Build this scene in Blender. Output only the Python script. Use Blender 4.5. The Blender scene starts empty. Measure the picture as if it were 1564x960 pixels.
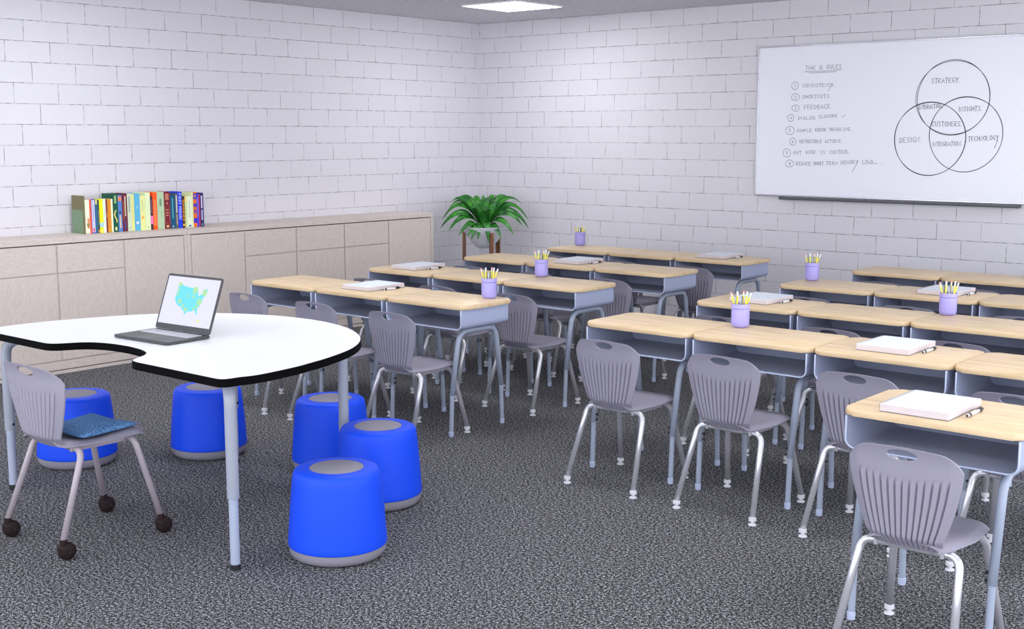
import bpy, bmesh, math, random
from mathutils import Vector, Matrix
random.seed(7)
PI = math.pi
D = bpy.data
SC = bpy.context.scene
COL = SC.collection

# ------------------------------------------------------------------ room numbers (metres)
XL, YB, H = -8.30, 9.31, 2.742          # left wall, whiteboard wall, ceiling
XR, YF = 1.3, -1.2                      # open edges behind the camera, left unwalled so world light enters
CAM_H = 1.6587
W = 0.62                                # desk pitch along a row
XA, XRG = -6.3434, -3.6648              # left end of the left block / right block
ROW_Y0, ROW_P = 3.8836, 1.0101
ROW_DX = {0: 0.0, 1: 0.0, 2: 0.0148, 3: -0.0052, 4: 0.0059}
def row_y(r): return ROW_Y0 + ROW_P * r
TOP_Z = 0.735

# ------------------------------------------------------------------ materials
def srgb(r, g, b):
    f = lambda c: (c / 255 / 12.92) if c <= 10 else ((c / 255 + 0.055) / 1.055) ** 2.4
    return (f(r), f(g), f(b), 1)

def mat(name, col, rough=0.5, metal=0.0, spec=0.5):
    m = D.materials.new(name); m.use_nodes = True
    b = m.node_tree.nodes['Principled BSDF']
    b.inputs['Base Color'].default_value = col
    b.inputs['Roughness'].default_value = rough
    b.inputs['Metallic'].default_value = metal
    b.inputs['Specular IOR Level'].default_value = spec
    return m

class NT:
    """tiny node helper"""
    def __init__(s, m): s.t = m.node_tree; s.n = s.t.nodes; s.b = s.n['Principled BSDF']
    def new(s, typ, **kw):
        n = s.n.new(typ)
        for k, v in kw.items(): setattr(n, k, v)
        return n
    def link(s, a, b): s.t.links.new(a, b)
    def val(s, sock, v):
        if hasattr(v, 'is_linked') or isinstance(v, bpy.types.NodeSocket): s.link(v, sock)
        else: sock.default_value = v
    def math(s, op, a, b=None, c=None):
        n = s.new('ShaderNodeMath', operation=op)
        s.val(n.inputs[0], a)
        if b is not None: s.val(n.inputs[1], b)
        if c is not None: s.val(n.inputs[2], c)
        return n.outputs[0]
    def mix(s, f, a, b):
        n = s.new('ShaderNodeMix', data_type='RGBA')
        s.val(n.inputs['Factor'], f); s.val(n.inputs['A'], a); s.val(n.inputs['B'], b)
        return n.outputs['Result']
    def ramp(s, f, stops):
        n = s.new('ShaderNodeValToRGB'); e = n.color_ramp.elements
        while len(e) < len(stops): e.new(0.5)
        for el, (p, c) in zip(e, stops): el.position = p; el.color = c
        s.link(f, n.inputs[0]); return n.outputs[0]
    def noise(s, vec, scale, detail=2, rough=0.5):
        n = s.new('ShaderNodeTexNoise'); s.link(vec, n.inputs['Vector'])
        n.inputs['Scale'].default_value = scale; n.inputs['Detail'].default_value = detail
        n.inputs['Roughness'].default_value = rough
        return n.outputs['Fac']
    def coords(s, scale=(1, 1, 1), out='Object'):
        c = s.new('ShaderNodeTexCoord'); m = s.new('ShaderNodeMapping')
        m.inputs['Scale'].default_value = scale; s.link(c.outputs[out], m.inputs['Vector'])
        return m.outputs[0]
    def bump(s, h, strength=0.3, dist=0.01):
        n = s.new('ShaderNodeBump'); n.inputs['Strength'].default_value = strength
        n.inputs['Distance'].default_value = dist; s.link(h, n.inputs['Height'])
        s.link(n.outputs[0], s.b.inputs['Normal'])

def block_wall(name, axis, phase):
    """painted concrete block: 0.338 x 0.1445 m blocks, each course shifted by 4/7 of a block"""
    m = mat(name, srgb(222, 220, 229), 0.42, spec=0.35); k = NT(m)
    v = k.coords()
    sp = k.new('ShaderNodeSeparateXYZ'); k.link(v, sp.inputs[0])
    along, z = sp.outputs[axis], sp.outputs[2]
    wob = k.noise(v, 9, 2)
    wob = k.math('MULTIPLY', k.math('SUBTRACT', wob, 0.5), 0.008)
    zz = k.math('ADD', k.math('DIVIDE', k.math('SUBTRACT', H, z), 0.14445), wob)
    r = k.math('FLOOR', zz)
    fz = k.math('SUBTRACT', zz, r)
    u = k.math('SUBTRACT', k.math('DIVIDE', along, 0.338), k.math('ADD', k.math('MULTIPLY', r, 4 / 7), phase))
    u = k.math('ADD', u, 100.0)
    fu = k.math('FRACT', u)
    dz = k.math('MULTIPLY', k.math('MINIMUM', fz, k.math('SUBTRACT', 1.0, fz)), 0.14445)
    du = k.math('MULTIPLY', k.math('MINIMUM', fu, k.math('SUBTRACT', 1.0, fu)), 0.338)
    d = k.math('MINIMUM', dz, du)
    joint = k.math('SMOOTH_MIN', k.math('DIVIDE', d, 0.0032), 1.0, 0.1)      # 0 in the joint, 1 on the face
    pit = k.noise(v, 160, 3, 0.6)
    blk = k.new('ShaderNodeTexWhiteNoise', noise_dimensions='2D')
    cv = k.new('ShaderNodeCombineXYZ'); k.link(k.math('FLOOR', u), cv.inputs[0]); k.link(r, cv.inputs[1])
    k.link(cv.outputs[0], blk.inputs['Vector'])
    face = k.mix(k.math('MULTIPLY', blk.outputs['Value'], 0.6), srgb(221, 218, 224), srgb(215, 213, 218))
    face = k.mix(k.math('MULTIPLY', pit, 0.5), face, srgb(200, 198, 203))
    # open joints: broken, not evenly raked
    brk = k.ramp(k.noise(v, 17, 2), [(0.45, (0, 0, 0, 1)), (0.57, (1, 1, 1, 1))])
    jcol = k.mix(brk, srgb(186, 184, 190), srgb(66, 66, 74))
    k.link(k.mix(joint, jcol, face), k.b.inputs['Base Color'])
    h = k.math('ADD', k.math('MULTIPLY', joint, 1.0), k.math('MULTIPLY', pit, 0.28))
    k.bump(h, 0.5, 0.004)
    return m

def make_mats():
    M = {}
    M['wall_l'] = block_wall('painted_block_left', 1, 0.80 - 4 / 7)
    M['wall_b'] = block_wall('painted_block_back', 0, 0.48)
    M['wall_f'] = mat('painted_plain_wall', srgb(222, 220, 229), 0.6)
    # carpet
    m = mat('charcoal_loop_carpet', srgb(80, 80, 84), 0.95, spec=0.1); k = NT(m); v = k.coords()
    n1 = k.noise(v, 92, 3, 0.8); n2 = k.noise(v, 230, 1, 0.5)
    f = k.math('ADD', k.math('MULTIPLY', n1, 0.65), k.math('MULTIPLY', n2, 0.35))
    c = k.ramp(f, [(0.42, srgb(10, 10, 12)), (0.48, srgb(50, 50, 53)), (0.53, srgb(94, 94, 98)), (0.60, srgb(186, 185, 189))])
    k.link(c, k.b.inputs['Base Color']); k.bump(f, 0.5, 0.006); M['carpet'] = m
    # ceiling tile
    m = mat('mineral_ceiling_tile', srgb(205, 205, 210), 0.9); k = NT(m); v = k.coords()
    n = k.noise(v, 34, 3, 0.7)
    c = k.ramp(n, [(0.30, srgb(95, 95, 100)), (0.37, srgb(202, 202, 208)), (0.7, srgb(216, 216, 222))])
    k.link(c, k.b.inputs['Base Color']); k.bump(n, 0.3, 0.004); M['ceiling'] = m
    # whitewashed wood for the cabinets
    def washed(name, sc):
        m = mat(name, srgb(214, 203, 199), 0.6, spec=0.3); k = NT(m); v = k.coords(sc)
        n = k.noise(v, 1, 5, 0.65)
        g = k.noise(k.coords((sc[0] * .45, sc[1] * .45, sc[2] * .45)), 1, 2)
        c = k.ramp(n, [(0.30, srgb(188, 176, 174)), (0.44, srgb(204, 193, 187)), (0.56, srgb(211, 200, 193)), (0.72, srgb(219, 209, 199))])
        c = k.mix(k.math('MULTIPLY', g, 0.35), c, srgb(208, 190, 176))
        k.link(c, k.b.inputs['Base Color']); k.bump(n, 0.15, 0.002); return m
    M['washed_v'] = washed('whitewashed_wood_upright_grain', (150, 150, 24))
    M['washed_h'] = washed('whitewashed_wood_level_grain', (150, 24, 150))
    M['groove'] = mat('shadow_gap_wood', srgb(196, 184, 178), 0.8, spec=0.1)
    # birch desk top
    m = mat('birch_laminate', srgb(228, 204, 166), 0.38, spec=0.4); k = NT(m); v = k.coords((3.2, 26, 26))
    n = k.noise(v, 1, 4, 0.6); w = k.noise(k.coords((2.2, 6, 6)), 1, 2)
    c = k.ramp(n, [(0.30, srgb(192, 160, 122)), (0.48, srgb(212, 187, 149)), (0.62, srgb(218, 195, 159)), (0.8, srgb(224, 204, 172))])
    c = k.mix(k.math('MULTIPLY', w, 0.35), c, srgb(208, 179, 139))
    k.link(c, k.b.inputs['Base Color']); M['birch'] = m
    M['desk_metal'] = mat('pale_blue_grey_enamel', srgb(160, 168, 195), 0.42, spec=0.4)
    M['desk_tube'] = mat('pale_grey_enamel_tube', srgb(148, 157, 175), 0.4, spec=0.45)
    M['glide_blue'] = mat('pale_blue_plastic_glide', srgb(172, 182, 208), 0.5)
    M['black'] = mat('black_plastic', srgb(16, 16, 18), 0.5)
    # chairs
    m = mat('charcoal_grey_polypropylene', srgb(137, 133, 147), 0.5, spec=0.35); k = NT(m)
    k.bump(k.noise(k.coords(), 700, 1), 0.06, 0.001); M['chair'] = m
    M['chair_pale'] = mat('mid_grey_polypropylene', srgb(136, 132, 146), 0.5, spec=0.35)
    M['chrome'] = mat('chrome_tube', srgb(196, 196, 202), 0.24, 0.55)
    M['grey_leg'] = mat('dark_grey_painted_tube', srgb(158, 156, 164), 0.45)
    M['taupe'] = mat('taupe_painted_tube', srgb(154, 145, 152), 0.33)
    M['glide_white'] = mat('white_nylon_glide', srgb(206, 205, 212), 0.5)
    M['castor'] = mat('dark_brown_castor', srgb(34, 21, 21), 0.6, spec=0.2)
    M['castor_wheel'] = mat('dark_brown_castor_wheel', srgb(22, 15, 16), 0.55)
    # stools
    M['blue'] = mat('royal_blue_plastic', srgb(14, 69, 218), 0.5, spec=0.25)
    M['stool_grey'] = mat('grey_rubber_base', srgb(128, 125, 136), 0.65, spec=0.25)
    # cushion
    m = mat('blue_woven_fabric', srgb(70, 110, 160), 0.9, spec=0.1); k = NT(m); v = k.coords()
    wv = k.new('ShaderNodeTexWave', wave_type='BANDS', bands_direction='DIAGONAL'); k.link(v, wv.inputs['Vector'])
    wv.inputs['Scale'].default_value = 80; wv.inputs['Distortion'].default_value = 9; wv.inputs['Detail'].default_value = 2
    wv.inputs['Detail Scale'].default_value = 2.0
    c = k.ramp(wv.outputs['Fac'], [(0.2, srgb(28, 54, 98)), (0.55, srgb(70, 112, 162)), (0.9, srgb(110, 152, 194))])
    k.link(c, k.b.inputs['Base Color']); M['cushion'] = m
    # table
    M['white_top'] = mat('white_markerboard_laminate', srgb(232, 233, 236), 0.3, spec=0.3)
    M['black_edge'] = mat('black_edge_band', srgb(4, 4, 5), 0.6, spec=0.05)
    M['table_tube'] = mat('silver_grey_enamel', srgb(138, 143, 156), 0.4)
    M['table_tube_low'] = mat('pale_silver_enamel', srgb(150, 158, 178), 0.4)
    # laptop
    M['lap'] = mat('dark_grey_aluminium', srgb(66, 66, 70), 0.45, 0.3)
    M['lap_pad'] = mat('dark_grey_trackpad', srgb(72, 72, 76), 0.4, 0.3)
    M['key'] = mat('pale_grey_keycap', srgb(196, 196, 204), 0.5)
    def glow(name, col, e):
        e = e if e > 5 else e * .66
        m = mat(name, col, 0.4); b = m.node_tree.nodes['Principled BSDF']
        b.inputs['Base Color'].default_value = (0, 0, 0, 1)
        b.inputs['Emission Color'].default_value = col; b.inputs['Emission Strength'].default_value = e
        return m
    M['screen'] = glow('lit_white_screen', srgb(238, 238, 255), 0.92)
    M['map'] = glow('lit_cyan_map', srgb(110, 232, 252), 0.95)
    M['dots'] = glow('lit_lime_dots', srgb(178, 236, 172), 0.92)
    M['dot_y'] = glow('lit_yellow_dot', srgb(252, 246, 120), 0.95)
    M['lamp'] = glow('lit_diffuser', (0.95, 0.965, 1.0, 1), LAMP_E)
    M['lamp_frame'] = mat('white_lamp_frame', srgb(235, 235, 240), 0.5)
    # board
    M['board'] = mat('white_enamel_board', srgb(236, 237, 246), 0.22, spec=0.35)
    M['alu'] = mat('satin_aluminium', srgb(200, 200, 208), 0.22, 0.9)
    M['tray'] = mat('dark_grey_tray', srgb(92, 92, 98), 0.45, 0.4)
    M['ink'] = mat('black_marker_ink', srgb(52, 56, 60), 0.6)
    # stationery
    M['cup'] = mat('lavender_ceramic', srgb(158, 150, 214), 0.35)
    M['pencil'] = mat('yellow_pencil_paint', srgb(236, 226, 70), 0.45)
    M['ferrule'] = mat('pale_metal_ferrule', srgb(222, 224, 230), 0.3, 0.3)
    M['eraser'] = mat('pink_eraser', srgb(246, 160, 140), 0.7)
    M['eraser_w'] = mat('white_eraser', srgb(238, 240, 246), 0.7)
    M['pen_grey'] = mat('grey_pen_barrel', srgb(112, 116, 122), 0.4)
    M['pen_white'] = mat('white_pen_barrel', srgb(214, 214, 220), 0.35)
    M['steel'] = mat('thin_steel_wire', srgb(190, 190, 198), 0.3, 0.8)
    m = mat('ruled_paper', srgb(220, 221, 226), 0.7, spec=0.2); k = NT(m); v = k.coords()
    sp = k.new('ShaderNodeSeparateXYZ'); k.link(v, sp.inputs[0])
    fr = k.math('FRACT', k.math('ADD', k.math('DIVIDE', sp.outputs[0], 0.0085), 50.0))
    ln = k.math('LESS_THAN', fr, 0.16)
    top = k.math('GREATER_THAN', sp.outputs[2], 0.0262)
    c = k.mix(k.math('MULTIPLY', ln, top), srgb(220, 221, 226), srgb(156, 194, 224))
    fz = k.math('FRACT', k.math('DIVIDE', sp.outputs[2], 0.0035))
    edge = k.mix(k.math('MULTIPLY', k.math('LESS_THAN', fz, 0.4), 1.0), srgb(206, 196, 197), srgb(186, 176, 179))
    k.link(k.mix(top, edge, c), k.b.inputs['Base Color']); M['paper'] = m
    M['card'] = mat('grey_cardboard_back', srgb(130, 124, 122), 0.8)
    M['page_edge'] = mat('book_page_edges', srgb(226, 220, 200), 0.8)
    # plant
    m = mat('glossy_green_leaf', srgb(40, 120, 44), 0.4, spec=0.4); k = NT(m); v = k.coords()
    n = k.noise(v, 14, 2); c = k.ramp(n, [(0.3, srgb(22, 76, 32)), (0.5, srgb(38, 112, 34)), (0.72, srgb(62, 150, 36))])
    k.link(c, k.b.inputs['Base Color']); M['leaf'] = m
    M['pot'] = mat('white_glazed_pot', srgb(222, 222, 230), 0.3)
    M['soil'] = mat('dark_brown_soil', srgb(58, 40, 32), 0.95)
    m = mat('walnut_post', srgb(120, 74, 42), 0.5); k = NT(m); v = k.coords((40, 40, 4))
    c = k.ramp(k.noise(v, 1, 3), [(0.3, srgb(88, 50, 26)), (0.6, srgb(132, 84, 48)), (0.8, srgb(156, 106, 66))])
    k.link(c, k.b.inputs['Base Color']); M['walnut'] = m
    return M

LAMP_E = 14.0
M = make_mats()

# ------------------------------------------------------------------ object helpers
def link(o, parent=None):
    COL.objects.link(o)
    if parent is not None: o.parent = parent
    return o

def obj(name, bm, m, parent=None, smooth=False, loc=None):
    me = D.meshes.new(name)
    if smooth is True:
        for f in bm.faces: f.smooth = True
    bm.to_mesh(me); bm.free()
    ms = m if isinstance(m, (list, tuple)) else [m]
    for x in ms: me.materials.append(x)
    if smooth == 'auto':
        me.shade_smooth() if hasattr(me, 'shade_smooth') else None
        me.set_sharp_from_angle(angle=math.radians(38))
    o = D.objects.new(name, me); link(o, parent)
    if loc: o.location = loc
    return o

def thing(name, label, cat, loc=(0, 0, 0), rz=0.0, group=None):
    o = D.objects.new(name, None); link(o); o.empty_display_size = 0.05
    o.location = loc; o.rotation_euler = (0, 0, rz)
    o['label'] = label; o['category'] = cat
    if group: o['group'] = group
    return o

def tag(o, label, cat, group=None):
    o['label'] = label; o['category'] = cat
    if group: o['group'] = group
    return o

def struct(o): o['kind'] = 'structure'; return o

def dup(root, loc, rz=None, label=None):
    r = root.copy(); COL.objects.link(r); r.location = loc
    if rz is not None: r.rotation_euler = (r.rotation_euler[0], r.rotation_euler[1], rz)
    if label: r['label'] = label
    for ch in list(root.children):
        c = ch.copy(); COL.objects.link(c); c.parent = r
        for g in list(ch.children):
            d = g.copy(); COL.objects.link(d); d.parent = c
    return r

def box(bm, x0, x1, y0, y1, z0, z1, bev=0.0, seg=2):
    v = [bm.verts.new((x, y, z)) for z in (z0, z1) for y in (y0, y1) for x in (x0, x1)]
    q = [(0, 2, 3, 1), (4, 5, 7, 6), (0, 1, 5, 4), (1, 3, 7, 5), (3, 2, 6, 7), (2, 0, 4, 6)]
    fs = [bm.faces.new([v[i] for i in f]) for f in q]
    if bev:
        es = list({e for f in fs for e in f.edges})
        bmesh.ops.bevel(bm, geom=es, offset=bev, segments=seg, affect='EDGES', profile=0.6)
    return fs

def frames(pts):
    """rotation-minimising frames along a polyline"""
    P = [Vector(p) for p in pts]; T = []
    for i in range(len(P)):
        a = P[max(i - 1, 0)]; b = P[min(i + 1, len(P) - 1)]
        T.append((b - a).normalized())
    n = T[0].orthogonal().normalized(); out = []
    for i, t in enumerate(T):
        if i:
            ax = T[i - 1].cross(t)
            if ax.length > 1e-8:
                n = Matrix.Rotation(T[i - 1].angle(t), 3, ax.normalized()) @ n
        out.append((P[i], n, t.cross(n)))
    return out

def tube(bm, pts, r, n=12, cap=True):
    rs = r if isinstance(r, (list, tuple)) else [r] * len(pts)
    rings = []
    for (p, a, b), rr in zip(frames(pts), rs):
        rings.append([bm.verts.new(p + (a * math.cos(2 * PI * i / n) + b * math.sin(2 * PI * i / n)) * rr) for i in range(n)])
    for A, B in zip(rings, rings[1:]):
        for i in range(n):
            bm.faces.new((A[i], A[(i + 1) % n], B[(i + 1) % n], B[i]))
    if cap:
        bm.faces.new(rings[0][::-1]); bm.faces.new(rings[-1])

def fillet(pts, r, seg=6):
    """round the corners of a polyline"""
    P = [Vector(p) for p in pts]; out = [P[0]]
    for i in range(1, len(P) - 1):
        a = (P[i - 1] - P[i]); b = (P[i + 1] - P[i])
        d = min(r, a.length * .49, b.length * .49)
        A = P[i] + a.normalized() * d; B = P[i] + b.normalized() * d
        for k in range(seg + 1):
            t = k / seg
            out.append(A * (1 - t) ** 2 + P[i] * 2 * t * (1 - t) + B * t * t)
    out.append(P[-1]); return out

def lathe(bm, prof, n=40, cx=0, cy=0, cap0=True, cap1=True):
    rings = []
    for r, z in prof:
        rings.append([bm.verts.new((cx + r * math.cos(2 * PI * i / n), cy + r * math.sin(2 * PI * i / n), z)) for i in range(n)])
    for A, B in zip(rings, rings[1:]):
        for i in range(n):
            bm.faces.new((A[i], A[(i + 1) % n], B[(i + 1) % n], B[i]))
    if cap0: bm.faces.new(rings[0][::-1])
    if cap1: bm.faces.new(rings[-1])

def prism(bm, pts, z0, z1):
    a = [bm.verts.new((x, y, z0)) for x, y in pts]; b = [bm.verts.new((x, y, z1)) for x, y in pts]
    n = len(pts); bot = bm.faces.new(a[::-1]); top = bm.faces.new(b)
    side = [bm.faces.new((a[i], a[(i + 1) % n], b[(i + 1) % n], b[i])) for i in range(n)]
    return top, bot, side

def round_rect(x0, x1, y0, y1, r, n=6):
    out = []
    for cx, cy, a0 in ((x1 - r, y0 + r, -PI / 2), (x1 - r, y1 - r, 0), (x0 + r, y1 - r, PI / 2), (x0 + r, y0 + r, PI)):
        for k in range(n + 1):
            a = a0 + PI / 2 * k / n
            out.append((cx + r * math.cos(a), cy + r * math.sin(a)))
    return out

# ------------------------------------------------------------------ stroke lettering (hand-drawn capitals)
G = {
 'A': [[(0, 0), (.5, 1), (1, 0)], [(.2, .38), (.8, .38)]],
 'B': [[(0, 0), (0, 1), (.7, .95), (.75, .6), (0, .52), (.85, .45), (.85, .05), (0, 0)]],
 'C': [[(1, .85), (.6, 1), (.15, .8), (0, .4), (.3, .03), (1, .1)]],
 'D': [[(.05, 0), (.05, 1), (.7, .8), (1, .5), (.7, .12), (.05, 0)]],
 'E': [[(1, 1), (0, 1), (0, 0), (1, 0)], [(0, .52), (.8, .52)]],
 'F': [[(1, 1), (0, 1), (0, 0)], [(0, .52), (.8, .52)]],
 'G': [[(1, .85), (.6, 1), (.15, .8), (0, .4), (.3, .03), (.9, .1), (1, .42), (.55, .42)]],
 'H': [[(0, 1), (0, 0)], [(1, 1), (1, 0)], [(0, .5), (1, .5)]],
 'I': [[(.5, 1), (.5, 0)]],
 'K': [[(0, 1), (0, 0)], [(.95, 1), (0, .45), (1, 0)]],
 'L': [[(0, 1), (0, 0), (1, 0)]],
 'M': [[(0, 0), (.1, 1), (.5, .3), (.9, 1), (1, 0)]],
 'N': [[(0, 0), (0, 1), (1, 0), (1, 1)]],
 'O': [[(.5, 1), (.1, .8), (0, .4), (.3, 0), (.8, .08), (1, .5), (.85, .9), (.5, 1)]],
 'P': [[(0, 0), (0, 1), (.8, .95), (.9, .65), (0, .45)]],
 'R': [[(0, 0), (0, 1), (.8, .95), (.85, .65), (0, .48), (1, 0)]],
 'S': [[(1, .9), (.5, 1), (.05, .8), (.4, .55), (.95, .35), (.6, .02), (0, .1)]],
 'T': [[(0, 1), (1, 1)], [(.5, 1), (.5, -.12)]],
 'U': [[(0, 1), (.05, .2), (.4, 0), (.85, .15), (1, 1)]],
 'V': [[(0, 1), (.5, 0), (1, 1)]],
 'Y': [[(0, 1), (.45, .5)], [(1, 1), (.3, -.15)]],
 '.': [[(.1, 0), (.25, .06)]],
 '1': [[(.5, 1), (.5, 0)]],
 '2': [[(.05, .8), (.5, 1), (.9, .75), (.1, 0), (1, 0)]],
 '3': [[(.1, 1), (.9, 1), (.45, .6), (.95, .35), (.5, 0), (.05, .1)]],
 '4': [[(.8, 0), (.8, 1), (0, .35), (1, .35)]],
 '5': [[(1, 1), (.15, 1), (.1, .55), (.8, .55), (.9, .15), (.1, 0)]],
 '6': [[(.85, 1), (.2, .6), (.1, .15), (.6, 0), (.9, .3), (.5, .5), (.15, .35)]],
 '7': [[(0, 1), (1, 1), (.35, 0)], [(.2, .5), (.8, .5)]],
 '8': [[(.5, .52), (.1, .8), (.5, 1), (.9, .8), (.5, .52), (.05, .2), (.5, 0), (.95, .2), (.5, .52)]],
}
def word_strokes(s, x0, z0, x1, z1, cap):
    """strokes of a word whose baseline runs (x0,z0)-(x1,z1)"""
    adv = [0.35 if c in 'I1' else (0.25 if c == '.' else 0.85) for c in s]; gap = 0.42
    tot = sum(adv) + gap * (len(s) - 1); k = (x1 - x0) / tot; out = []; u = 0
    for c, a in zip(s, adv):
        for st in G[c]:
            q = []
            for (px, py) in st:
                X = u + (px - (0.325 if c in 'I1' else 0)) * (1.0 if c in 'I1' else a)
                f = X / tot
                q.append((x0 + X * k + random.uniform(-.0012, .0012), z0 + (z1 - z0) * f + py * cap + random.uniform(-.0012, .0012)))
            out.append(q)
        u += a + gap
    return out
def ring_strokes(cx, cz, rx, rz, passes=1, wob=.0):
    out = []
    for p in range(passes):
        a0 = random.uniform(0, 2 * PI); e = random.uniform(-wob, wob); g = random.uniform(-wob, wob)
        out.append([(cx + (rx + e) * math.cos(a0 + t) + g, cz + (rz - e) * math.sin(a0 + t) + wob * .6 * math.sin(2 * t + p)) for t in [2 * PI * 1.02 * i / 64 for i in range(65)]])
    return out
def ink(bm, strokes, place, w):
    """flat ink ribbons; place(a, b) gives the 3D point on the surface"""
    for q in strokes:
        L, Rr = [], []
        for i, p in enumerate(q):
            a = Vector(q[max(i - 1, 0)]); b = Vector(q[min(i + 1, len(q) - 1)])
            d = (b - a)
            if d.length < 1e-9: d = Vector((1, 0))
            d.normalize(); n = Vector((-d.y, d.x)) * w / 2
            p = Vector(p)
            if i == 0: p = p - d * w / 2
            if i == len(q) - 1: p = p + d * w / 2
            L.append(bm.verts.new(place(*(p + n)))); Rr.append(bm.verts.new(place(*(p - n))))
        for i in range(len(q) - 1):
            bm.faces.new((Rr[i], Rr[i + 1], L[i + 1], L[i]))

# ------------------------------------------------------------------ room shell
def slab(name, x0, x1, y0, y1, z0, z1, m):
    bm = bmesh.new(); box(bm, x0, x1, y0, y1, z0, z1); return struct(obj(name, bm, m))
T = 0.12
slab('floor', XL - T, XR + T, YF - T, YB + T, -T, 0, M['carpet'])
slab('ceiling', XL - T, XR + T, YF - T, YB + T, H, H + T, M['ceiling'])
slab('wall_left', XL - T, XL, YF - T, YB + T, 0, H, M['wall_l'])
slab('wall_back', XL, XR, YB, YB + T, 0, H, M['wall_b'])

# ceiling lamps
def make_lamp():
    t = thing('ceiling_light', 'square lit ceiling panel near the corner of the two block walls', 'ceiling light', (0, 0, H))
    bm = bmesh.new()
    for a in ((-.305, .305, -.305, -.297), (-.305, .305, .297, .305), (-.305, -.297, -.297, .297), (.297, .305, -.297, .297)):
        box(bm, a[0], a[1], a[2], a[3], -.012, -.0005)
    obj('frame', bm, M['lamp_frame'], t)
    bm = bmesh.new(); box(bm, -.2965, .2965, -.2965, .2965, -.009, -.001); obj('diffuser', bm, M['lamp'], t)
    return t
lamp = make_lamp(); first = True
for (x, y, lab) in LAMPS if 'LAMPS' in globals() else [
        (-6.905, 8.17, None),
        (-6.9, 4.5, 'square lit ceiling panel above the cabinets and tall wall'), (-5.1, 4.5, 'square lit ceiling panel above the left block of desks'),
        (-3.0, 4.5, 'square lit ceiling panel above the right block of desks'), (-.9, 4.5, 'square lit ceiling panel at the far right of the desks'),
        (-.9, 8.17, 'square lit ceiling panel in front of the whiteboard'),
        (-6.9, .8, 'square lit ceiling panel near the left front corner'), (-4.5, .8, 'square lit ceiling panel before the white table'),
        (-2.1, .8, 'square lit ceiling panel left of the viewer'), (.3, .8, 'square lit ceiling panel over the viewer')]:
    if first: lamp.location = (x, y, H); first = False
    else: dup(lamp, (x, y, H), label=lab)

# ------------------------------------------------------------------ cabinets along the left wall
CX = -7.89                                    # front face
def make_cabinet(name, label, y0, y1, bays):
    t = thing(name, label, 'cabinet', ((XL + CX) / 2, (y0 + y1) / 2, 0), group='whitewashed cabinets along the left wall')
    ox, oy = t.location.x, t.location.y
    X = lambda x: x - ox
    Yv = lambda y: y - oy
    D0 = CX - .009                            # carcass front behind the doors
    bm = bmesh.new()
    bx0 = XL + .003
    box(bm, X(bx0), X(D0), Yv(y0 + .03), Yv(y1 - .03), .03, .905)
    obj('carcass', bm, M['groove'], t)
    bm = bmesh.new(); box(bm, X(bx0), X(CX), Yv(y0), Yv(y1), .912, .949, .002); obj('cabinet_top', bm, M['washed_h'], t)
    for a, b in ((y0, y0 + .029), (y1 - .029, y1)):
        bm = bmesh.new(); box(bm, X(bx0), X(CX), Yv(a), Yv(b), .0, .9115, .0015); obj('side_panel', bm, M['washed_v'], t)
    bm = bmesh.new(); box(bm, X(D0), X(CX), Yv(y0 + .030), Yv(y1 - .030), .030, .088, .0015); obj('bottom_rail', bm, M['washed_h'], t)
    bm = bmesh.new(); box(bm, X(bx0), X(CX - .004), Yv(y0 + .030), Yv(y1 - .030), .0, .024); obj('plinth', bm, M['washed_h'], t)
    g = .0062
    for (a, b, kind) in bays:
        if kind == 'door':
            bm = bmesh.new(); box(bm, X(D0), X(CX), Yv(a + g), Yv(b - g), .097, .903, .0015); obj('door', bm, M['washed_v'], t)
        else:
            bm = bmesh.new(); box(bm, X(D0), X(CX), Yv(a + g), Yv(b - g), .097, .700, .0015); obj('door', bm, M['washed_v'], t)
            bm = bmesh.new(); box(bm, X(D0), X(CX), Yv(a + g), Yv(b - g), .709, .903, .0015); obj('drawer', bm, M['washed_h'], t)
    return t
make_cabinet('storage_cabinet', 'long whitewashed wood cabinet unit ending beside the potted plant', 5.5225, 8.205,
             [(5.5505, 6.058, 'door'), (6.058, 6.583, 'd'), (6.583, 7.111, 'd'), (7.111, 7.636, 'd'), (7.636, 8.177, 'door')])
make_cabinet('storage_cabinet', 'long whitewashed wood cabinet unit under the row of books behind the white table', 2.838, 5.5215,
             [(2.866, 3.40, 'door'), (3.40, 3.925, 'd'), (3.925, 4.449, 'd'), (4.449, 4.978, 'd'), (4.978, 5.4935, 'door')])

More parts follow.
